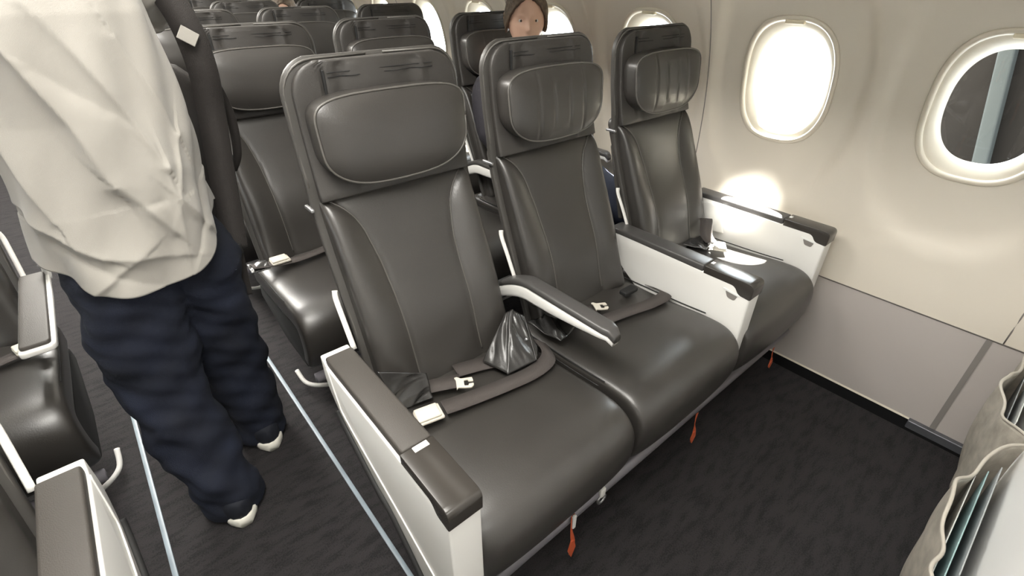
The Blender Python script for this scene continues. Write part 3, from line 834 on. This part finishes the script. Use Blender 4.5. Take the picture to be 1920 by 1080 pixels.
pocket('literature_pocket', .50, 1.06, .47, 'grey-beige fabric literature pocket on white bulkhead, nearer one at bottom right', 1, [(.02, .014, 0, GREY, .03), (0, .024, -.010, TEAL, .05), (-.02, .034, -.020, PAPER, .07)])
pocket('literature_pocket', 1.10, 1.57, .46, 'grey-beige fabric literature pocket on white bulkhead, farther one near the wall', 2.3, [(0, .014, -.01, PAPER, .04), (.0, .026, -.03, GREY, .05)])

# ------------------------------------------------------------------ people
def head_mesh(scale=1.0):
    """a head centred on the origin facing -y: ellipsoid skull shaped with nose, brow, eye sockets, mouth and chin"""
    V = []; F = []; nu, nv = 64, 48
    for j in range(nv+1):
        ph = PI*j/nv; z = math.cos(ph)
        for i in range(nu):
            th = 2*PI*i/nu; x = math.sin(th)*math.sin(ph); y = -math.cos(th)*math.sin(ph)
            X, Y, Z = x*.076, y*.094, z*.118
            if Z < 0: X *= 1-.28*(-Z/.118)**1.5; 
            if Z < -.02 and Y > 0: Y *= 1-.35*min(1, (-Z-.02)/.08)
            fr = max(0, -y)**1.5
            g = lambda cx, cz, sx, sz: math.exp(-((X-cx)/sx)**2-((Z-cz)/sz)**2)*fr
            Y -= .022*g(0, -.026, .010, .014)+.012*g(0, -.006, .008, .022)         # nose
            Y += .010*(g(.030, .004, .016, .011)+g(-.030, .004, .016, .011))       # eye sockets
            Y -= .005*(g(.030, .026, .020, .009)+g(-.030, .026, .020, .009))       # brow
            Y -= .006*(g(0, -.058, .022, .006)+g(0, -.068, .018, .006))            # lips
            Y -= .010*g(0, -.098, .020, .014)                                      # chin
            V.append((X*scale, Y*scale, Z*scale))
    for j in range(nv):
        for i in range(nu):
            k = (i+1) % nu; F.append((j*nu+i, j*nu+k, (j+1)*nu+k, (j+1)*nu+i))
    return V, F
def ear(sx, sc=1):
    pts = smooth_path([(sx*.072, .004, .018), (sx*.082, .014, .026), (sx*.086, .022, .008), (sx*.080, .012, -.018), (sx*.072, .002, -.026)], 4)
    return tube([(a*sc, b_*sc, c*sc) for a, b_, c in pts], .0065*sc, 8)
def hair_mesh(long=0.0, seed=0):
    V = []; F = []; nu, nv = 72, 30; rs = random.Random(seed)
    for side_ in (0, 1):
        for j in range(nv+1):
            for i in range(nu):
                th = 2*PI*i/nu
                front = max(0, math.cos(th))
                phm = PI*(.62+long*.06)-front**1.2*PI*.34
                ph = phm*j/nv; s = 1.12 if side_ == 0 else 1.0
                x = math.sin(th)*math.sin(ph); y = -math.cos(th)*math.sin(ph); z = math.cos(ph)
                wob = 1+.018*math.sin(th*23+j*.4)+.012*math.sin(th*9+j*.7)
                V.append((x*.080*s*wob, y*.097*s*wob, z*.121*s*wob))
    o_ = (nv+1)*nu
    for j in range(nv):
        for i in range(nu):
            k = (i+1) % nu; q = (j*nu+i, j*nu+k, (j+1)*nu+k, (j+1)*nu+i); F.append(q); F.append(tuple(t+o_ for t in q[::-1]))
    for i in range(nu):
        k = (i+1) % nu; a = nv*nu; F.append((a+i, a+k, a+k+o_, a+i+o_))
    return V, F
def skinned(name, chain_verts, edges, m, parent, root=0, sub=2):
    """skin-modifier body: chain_verts [(x,y,z,rx,ry)]"""
    me = bpy.data.meshes.new(name); me.from_pydata([v[:3] for v in chain_verts], edges, []); me.materials.append(m)
    o = bpy.data.objects.new(name, me); C.objects.link(o); o.parent = parent
    md = o.modifiers.new('skin', 'SKIN'); md.use_smooth_shade = True
    if not me.skin_vertices: 
        bpy.context.view_layer.objects.active = o; 
        bmx = bmesh.new(); bmx.from_mesh(me); bmx.verts.layers.skin.verify(); bmx.to_mesh(me); bmx.free()
    sv = me.skin_vertices[0].data
    for i, v in enumerate(chain_verts):
        sv[i].radius = (v[3], v[4]); sv[i].use_root = (i == root)
    if sub:
        s_ = o.modifiers.new('sub', 'SUBSURF'); s_.levels = sub; s_.render_levels = sub
    return o
def bake(o):
    dg = bpy.context.evaluated_depsgraph_get(); dg.update(); me = bpy.data.meshes.new_from_object(o.evaluated_get(dg)); o.modifiers.clear(); o.data = me
    for p in me.polygons: p.use_smooth = True
    return o
def hand_chains(cv, ed, wrist_i, wrist, d, palm_n, s=1.0, curl=.5, thumb=1):
    """adds palm and five bent fingers to a skin chain; d is the pointing direction, palm_n the palm normal"""
    d = Vector(d).normalized(); nrm = Vector(palm_n).normalized(); lat = d.cross(nrm).normalized()*thumb
    W = Vector(wrist)
    pc = W+d*.045*s; cv.append((*pc, .030*s, .014*s)); pi = len(cv)-1; ed.append((wrist_i, pi))
    for k, (l, off_) in enumerate(((.070, .026), (.078, .009), (.073, -.009), (.058, -.025))):
        base = W+d*.088*s+lat*off_*s; cv.append((*base, .0095*s, .009*s)); ed.append((pi, len(cv)-1))
        dd = d.copy(); p = base
        for seg_, fr_ in enumerate((.45, .3, .25)):
            dd = (dd+nrm*curl*(.45+seg_*.25)).normalized(); p = p+dd*l*fr_*s
            cv.append((*p, (.0085-.001*seg_)*s, (.0085-.001*seg_)*s)); ed.append((len(cv)-2, len(cv)-1))
    base = W+d*.030*s+lat*.034*s; cv.append((*base, .012*s, .011*s)); ed.append((pi, len(cv)-1)); dd = (d*.7+lat*.7).normalized(); p = base
    for seg_, l in enumerate((.032, .028)):
        dd = (dd+nrm*.3+d*.2).normalized(); p = p+dd*l*s; cv.append((*p, .009*s, .009*s)); ed.append((len(cv)-2, len(cv)-1))

def add_head(parent, loc, rz=0, rx=0, long=0, seed=0, hair=HAIR):
    """returns the head geometry as (verts, faces) in parent space plus hair child"""
    Rm = Matrix.Rotation(rz, 3, 'Z') @ Matrix.Rotation(rx, 3, 'X')
    V, F = merge([head_mesh(), ear(1), ear(-1)])
    V = [Rm @ Vector(v)+Vector(loc) for v in V]
    return V, F, Rm
def person_finish(root, body, loc, rz, rx, long, seed):
    """join the head with the skinned body into one voxel-remeshed continuous surface, then add hair, eyes"""
    bake(body)
    V, F, Rm = add_head(root, loc, rz, rx, long, seed)
    bm = bmesh.new(); bm.from_mesh(body.data)
    me = bpy.data.meshes.new('h'); me.from_pydata([tuple(v) for v in V], [], F); bm.from_mesh(me); bpy.data.meshes.remove(me)
    me2 = bpy.data.meshes.new('body'); bmesh.ops.recalc_face_normals(bm, faces=bm.faces); bm.to_mesh(me2); bm.free(); me2.materials.append(SKIN)
    body.data = me2
    r = body.modifiers.new('re', 'REMESH'); r.mode = 'VOXEL'; r.voxel_size = .0042; r.use_smooth_shade = True
    bake(body); body.data.materials.clear(); body.data.materials.append(SKIN)
    sm = body.modifiers.new('sm', 'SMOOTH'); sm.iterations = 2; sm.factor = .5
    Vh, Fh = hair_mesh(long, seed); Vh = [Rm @ Vector(v)+Vector(loc) for v in Vh]; link('hair', Vh, Fh, HAIR, root)
    for s in (-1, 1):
        bm = bmesh.new(); bmesh.ops.create_uvsphere(bm, u_segments=16, v_segments=10, radius=.0105)
        bmesh.ops.transform(bm, matrix=Matrix.Translation(Rm @ Vector((s*.030, -.0705, .004))+Vector(loc)), verts=bm.verts); e = from_bm('eye', bm, EYE, root)
        bm = bmesh.new(); bmesh.ops.create_uvsphere(bm, u_segments=12, v_segments=8, radius=.0048)
        bmesh.ops.transform(bm, matrix=Matrix.Translation(Rm @ Vector((s*.030, -.0785, .004))+Vector(loc)), verts=bm.verts); from_bm('iris', bm, HAIR, e)

# ---- person standing in the aisle, seen from behind
man = thing('person', 'person in loose white shirt and baggy navy jeans standing in the aisle', 'person', (-.235, .95, 0))
# local coordinates: x right, y away from the camera
cv = [(0, 0, .93, .13, .10), (0, .0, 1.12, .12, .095), (0, .01, 1.32, .15, .10), (0, .02, 1.44, .07, .06), (0, .04, 1.52, .052, .055), (0, .06, 1.60, .05, .06)]
ed = [(0, 1), (1, 2), (2, 3), (3, 4), (4, 5)]
def limb(par, pts):
    last = par
    for p in pts:
        cv.append(p); ed.append((last, len(cv)-1)); last = len(cv)-1
    return last
# left arm hanging forward, right arm bent up to hold the bag strap
li = limb(2, [(-.19, .01, 1.37, .055, .055), (-.25, .04, 1.22, .045, .045), (-.235, .12, 1.08, .036, .036), (-.215, .25, 1.06, .026, .022)])
hand_chains(cv, ed, li, cv[li][:3], (.1, 1, -.1), (.3, 0, -1), 1.0, .5, 1)
ri = limb(2, [(.13, .01, 1.38, .050, .050), (.17, .10, 1.31, .040, .040), (.165, .17, 1.27, .034, .034), (.14, .15, 1.38, .026, .022)])
hand_chains(cv, ed, ri, cv[ri][:3], (-.2, .1, 1), (-.8, -.2, .2), 1.0, .8, -1)
# legs
for pts in ([(-.075, -.01, .84, .085, .085), (-.085, -.02, .46, .055, .055), (-.065, -.13, .10, .035, .038), (-.06, -.05, .035, .034, .026), (-.06, .04, .03, .03, .02)],
            [(.075, .01, .84, .085, .085), (.085, .05, .46, .055, .055), (.080, .06, .10, .035, .038), (.085, .15, .035, .034, .026), (.088, .22, .03, .03, .02)]):
    limb(0, pts)
body = skinned('body', cv, ed, SKIN, man, 0, 2)
person_finish(man, body, (0, .065, 1.655), PI, .1, 0, 3)

# jeans: two baggy legs and hips, fused
def tubeZ(pts, n=64, wr=None):
    """stack of horizontal-ish elliptical rings: (cx, cy, z, rx, ry)"""
    P = smooth_path([(p[0], p[1], p[2]) for p in pts], 8); Rr = smooth_path([(p[3], p[4], 0) for p in pts], 8); rings = []
    for p, q in zip(P, Rr):
        rings.append([(p.x+q.x*math.cos(2*PI*k/n), p.y+q.y*math.sin(2*PI*k/n), p.z) for k in range(n)])
    return loft(rings)
legL = tubeZ([(-.080, .00, .84, .090, .105), (-.078, -.01, .72, .112, .125), (-.092, -.015, .58, .106, .112), (-.098, -.025, .44, .100, .105), (-.094, -.065, .30, .094, .100), (-.080, -.115, .16, .088, .096), (-.066, -.135, .07, .084, .094), (-.062, -.140, .016, .082, .092)])
legR = tubeZ([(.050, .01, .84, .090, .105), (.072, .03, .72, .105, .120), (.080, .05, .58, .098, .108), (.080, .07, .44, .092, .100), (.080, .080, .30, .088, .096), (.085, .085, .16, .083, .090), (.086, .085, .07, .080, .086), (.086, .078, .016, .078, .084)])
hips = tubeZ([(-.015, 0, 1.0, .130, .095), (-.02, 0, .92, .138, .105), (-.02, .0, .82, .148, .115), (-.01, .01, .76, .155, .122)])
V, F = merge([legL, legR, hips]); jeans = link('jeans', V, F, JEAN, man)
r = jeans.modifiers.new('re', 'REMESH'); r.mode = 'VOXEL'; r.voxel_size = .008
bake(jeans)
s_ = jeans.modifiers.new('sm', 'SMOOTH'); s_.iterations = 6; bake(jeans)
me = jeans.data; me.update(); nrm = [v.normal.copy() for v in me.vertices]
for v, nn in zip(me.vertices, nrm):
    x, y, z = v.co
    wv = math.sin(z*30+x*26+math.sin(x*19+z*8)*1.6)*.5+math.sin(z*55-x*31+y*20)*.3+math.sin(z*17+y*33)*.4+math.sin(z*110+x*60+math.sin(y*50)*2)*.16
    amp = .010*(1.0 if z < .75 else .5)*(1+.6*max(0, .25-z)/.25)
    v.co += nn*wv*amp*min(1, max(.2, (z)/.1))
jeans.data.materials.clear(); jeans.data.materials.append(JEAN)
for p in jeans.data.polygons: p.use_smooth = True

# shoes
def shoe(cx, cy, name):
    """sneaker pointing +y with the heel at cy"""
    rings = []; L_ = .285
    for i in range(25):
        t = i/24; y = cy+t*L_
        wv = .034+.012*math.sin(min(1, t*1.25)*PI*.75)
        endf = math.sqrt(max(0, 1-(max(0, .10-t)/.10)**2))*math.sqrt(max(0.0, 1-(max(0, t-.86)/.14)**2)); endf = max(endf, .25)
        h = (.075 if t < .35 else .075-.035*min(1, (t-.35)/.4))*(.8+.2*endf)
        rg = []
        for k in range(20):
            a = 2*PI*k/20; rg.append((cx+wv*endf*sgnpow(math.cos(a), .7), y, .026+h*.45+h*.5*sgnpow(math.sin(a), .8)))
        rings.append(rg)
    V, F = loft(rings); s1 = link('shoe', V, F, mat('navy_shoe_canvas', (.006, .008, .015), .8), man)
    rings = []
    for i in range(25):
        t = i/24; y = cy-.004+t*(L_+.008); wv = .037+.013*math.sin(min(1, t*1.25)*PI*.75)
        endf = math.sqrt(max(0, 1-(max(0, .14-t)/.14)**2))*math.sqrt(max(0.0, 1-(max(0, t-.84)/.16)**2)); endf = max(endf, .45)
        rings.append([(cx+wv*endf*sgnpow(math.cos(2*PI*k/20), .6), y, .0185+.0180*sgnpow(math.sin(2*PI*k/20), .4)) for k in range(20)])
    V, F = loft(rings); link('sole', V, F, SOLE, s1)
shoe(-.062, -.245, 'left'); shoe(.088, -.022, 'right')

# shirt: a loose tube with draped folds and a curved tail
def shirt_mesh():
    n = 320; zs = np.linspace(0, 1, 170); rings = []
    creases = [  # (u0, z0, u1, z1, width, height) on the back, u from -1 left to 1 right
        (-.45, 1.34, -.02, .98, .030, .017), (-.02, .98, .32, .86, .024, .014), (-.05, 1.30, .42, 1.00, .026, .013), (.42, 1.00, .40, .80, .020, .013),
        (-.85, .93, -.30, .84, .022, .014), (-.30, .84, .30, .80, .022, .008), (-.75, .88, .05, .74, .030, -.010), (-.55, .76, -.05, .82, .022, .011),
        (.45, 1.24, .70, 1.05, .030, .010), (.70, 1.05, .45, .93, .022, .010), (.45, .93, .75, .84, .020, .011), (.55, .80, .90, .92, .030, -.011),
        (-.95, 1.16, -.60, .93, .030, .012), (-.20, 1.20, .10, 1.12, .030, -.008), (.1, .93, .45, .93, .03, -.006), (-.60, .70, .2, .68, .05, .005)]
    for t in zs:
        ring_ = []
        for k in range(n):
            th = 2*PI*k/n; c_, s_2 = math.cos(th), math.sin(th)
            back = max(0, -s_2); front = max(0, s_2)
            hem = .732+.105*abs(c_)**2.0+.05*front+.008*math.sin(th*3+1)
            z = hem+(1.46-hem)*t
            # half widths and centres by height
            hwx = interp([.6, .72, .9, 1.1, 1.28, 1.38, 1.43, 1.46], [.176, .175, .172, .166, .172, .165, .12, .085], z)
            dy = interp([.6, .72, .9, 1.1, 1.28, 1.38, 1.43, 1.46], [.150, .150, .145, .14, .145, .13, .10, .075], z)
            cx = interp([.6, .8, 1.1, 1.3, 1.46], [-.030, -.024, -.006, -.020, -.02], z)
            x = hwx*sgnpow(c_, .85); y = dy*sgnpow(s_2, .85)
            d = 0
            if s_2 < .15:
                u = c_
                for (u0, z0, u1, z1, wd, hh) in creases:
                    ax, az = u*.17, z; bx, bz = u0*.17, z0; ex, ez = u1*.17, z1
                    vx, vz = ex-bx, ez-bz; L2 = vx*vx+vz*vz; q = ((ax-bx)*vx+(az-bz)*vz)/L2; qc = min(1, max(0, q))
                    px, pz = ax-bx-vx*qc, az-bz-vz*qc; dist = math.hypot(px, pz)
                    sgn = px*vz-pz*vx
                    wl = wd*(.40 if sgn > 0 else 1.35)
                    d += 1.25*hh*math.exp(-(dist/wl)**1.05)*(1-.3*abs(2*qc-1))
                d *= min(1, (.15-s_2)/.3+.25)
            else:
                d += .010*math.sin(th*7+z*9)
            d += .004*math.sin(th*5+z*14)+.003*math.sin(th*11-z*23)
            if t < .15: d += .010*(1-t/.15)*math.sin(th*6+.6)
            nx, ny = c_/hwx, s_2/dy; l = math.hypot(nx, ny)
            ring_.append((x+cx+nx/l*d, y+ny/l*d, z))
        rings.append(ring_)
    return loft(rings, caps=False)
V, F = shirt_mesh(); sh = link('shirt', V, F, SHIRT, man)
so = sh.modifiers.new('solid', 'SOLIDIFY'); so.thickness = .002; so.offset = -1
bake(sh)
hm = []
# sleeves belong to the shirt
def sleeve(pts, name='sleeve'):
    P = smooth_path([p[:3] for p in pts], 8); Rr = smooth_path([(p[3], 0, 0) for p in pts], 8); rings = []
    for i, p in enumerate(P):
        t = (P[min(i+1, len(P)-1)]-P[max(i-1, 0)]).normalized(); a = t.cross(Vector((0, 1, .2))).normalized(); b_ = a.cross(t)
        r0 = Rr[i].x
        rings.append([p+(a*math.cos(2*PI*k/40)+b_*math.sin(2*PI*k/40))*(r0+.004*math.sin(k*.9+i*.5)+.003*math.sin(i*1.1)) for k in range(40)])
    V, F = loft(rings, caps=False); o = link(name, V, F, SHIRT, man); s_ = o.modifiers.new('s', 'SOLIDIFY'); s_.thickness = .002; bake(o); return o
sleeve([(-.13, .01, 1.40, .07), (-.19, .01, 1.36, .078), (-.235, .03, 1.25, .072), (-.250, .06, 1.14, .062), (-.232, .13, 1.06, .055), (-.222, .19, 1.05, .050)])
sleeve([(.10, .01, 1.40, .065), (.14, .03, 1.36, .066), (.165, .08, 1.31, .060), (.170, .13, 1.275, .055)])
tag_ = None

# ---- backpack carried at the front on the right side
bag = thing('backpack', 'black backpack worn on the front of the standing person, strap and pale tag showing', 'backpack', (-.10, 1.12, .90))
def lb(x, y, z): return (x+.10, y-1.12, z-.90)
rings = []
for i in range(31):
    t = i/30; z = .60+t*.56; rr = math.sqrt(max(.02, 1-(2*t-1)**8))
    cx = interp([.6, .8, 1.0, 1.16], [-.155, -.150, -.115, -.100], z); hwx = interp([.6, .8, 1.0, 1.16], [.095, .105, .12, .115], z)*rr
    rings.append([lb(cx+hwx*sgnpow(math.cos(2*PI*k/36), .55), 1.175+.065*rr*sgnpow(math.sin(2*PI*k/36), .6)+.004*math.sin(k*1.3+i*.5), z) for k in range(36)])
V, F = loft(rings); link('bag_body', V, F, BAGM, bag)
def strapx(pts, wd, m, name, dirs=None, th=.010):
    V, F = ribbon([lb(*p) for p in pts], wd, dirs or [(1, -.35, 0)]*len(pts), th); o = link(name, V, F, m, bag)
    return o
strapx([(-.055, .965, 1.35), (-.020, .955, 1.26), (-.008, .965, 1.16), (-.012, .99, 1.06), (-.026, 1.0, .94), (-.040, 1.0, .82), (-.056, .99, .70)], .060, BAGM, 'strap', th=.014)
strapx([(-.056, .99, .70), (-.062, .99, .62), (-.068, .985, .555)], .030, BAGM, 'webbing', th=.004)
strapx([(.0, .99, 1.14), (.022, 1.02, 1.10), (.036, 1.04, 1.02), (.030, 1.06, .93), (.01, 1.08, .88)], .022, BAGM, 'side_strap', th=.004)
bm = bmesh.new(); box(bm, -.014, .014, -.006, .006, -.016, .016, bev=.003)
bmesh.ops.transform(bm, matrix=Matrix.Translation(lb(-.056, .982, .700)), verts=bm.verts); from_bm('strap_buckle', bm, VOID, bag)
bm = bmesh.new(); box(bm, -.018, .018, -.002, .002, -.014, .014, bev=.001, seg=1)
bmesh.ops.transform(bm, matrix=Matrix.Translation(lb(-.022, .935, 1.225)) @ Matrix.Rotation(math.radians(35), 4, 'Y'), verts=bm.verts); o = from_bm('paper_tag', bm, SHIRT, bag); o['label'] = 'white paper tag'

# ---- seated passengers
def seated(cx, row, headz, label, rz, seed, cloth, long=0):
    y0 = row*P_
    root = thing('person', label, 'person', (cx, y0, 0))
    global cv, ed
    cv = [(0, .33, .56, .13, .10), (0, .40, .72, .12, .09), (0, .455, .90, .14, .095), (0, .455, headz-.20, .07, .06), (0, .44, headz-.13, .05, .052), (0, .43, headz-.07, .048, .055)]
    ed = [(0, 1), (1, 2), (2, 3), (3, 4), (4, 5)]
    for s in (-1, 1):
        k = limb(2, [(s*.17, .45, headz-.24, .05, .05), (s*.19, .36, .74, .040, .040), (s*.12, .18, .64, .030, .028), (s*.06, .12, .63, .022, .018)])
        hand_chains(cv, ed, k, cv[k][:3], (-s*.5, -.6, -.1), (0, 0, -1), .9, .35, -s)
        limb(0, [(s*.09, .10, .56, .075, .075), (s*.10, -.10, .50, .055, .058), (s*.10, -.14, .12, .036, .040), (s*.10, -.20, .04, .034, .025), (s*.10, -.29, .03, .03, .02)])
    body = skinned('body', cv, ed, SKIN, root, 0, 2)
    person_finish(root, body, (0, .41, headz), rz, .05, long, seed)
    # jumper and trousers as clothing
    rings = []
    for i in range(25):
        z = .53+i/24*(headz-.165-.53); t = (z-.53)/(headz-.165-.53)
        hx = interp([0, .4, .75, .9, 1], [.165, .16, .185, .15, .065], t); hy = interp([0, .4, .75, .9, 1], [.125, .12, .12, .09, .06], t)
        cy = interp([0, .4, 1], [.34, .40, .455], t)
        rings.append([(hx*math.cos(2*PI*k/40), cy+hy*math.sin(2*PI*k/40)+.004*math.sin(k*1.1+i), z) for k in range(40)])
    parts = [loft(rings)]
    for s in (-1, 1):
        parts.append(tube(smooth_path([(s*.13, .45, headz-.24), (s*.185, .44, headz-.28), (s*.20, .36, .74), (s*.13, .20, .65), (s*.09, .155, .64)], 6), [.068]*12+[.058]*8+[.045]*5, 20))
    V, F = merge(parts); jm = link('jumper', V, F, cloth, root); r = jm.modifiers.new('r', 'REMESH'); r.mode = 'VOXEL'; r.voxel_size = .008; bake(jm); jm.data.materials.clear(); jm.data.materials.append(cloth)
    parts = []
    for s in (-1, 1):
        parts.append(tube(smooth_path([(s*.07, .33, .57), (s*.09, .10, .56), (s*.10, -.10, .50), (s*.10, -.13, .40), (s*.10, -.14, .10)], 6), [.095]*8+[.085]*8+[.065]*9, 20))
    V, F = merge(parts); link('trousers', V, F, JEAN, root)
    return root
seated(1.275, 1, 1.185, 'person seated behind the front middle seat, short brown hair, looking forward', -.6, 5, LAV)
seated(1.20, 4, 1.10, 'person seated far back, only hair and part of face above the seats', -.4, 9, LAV, 1)
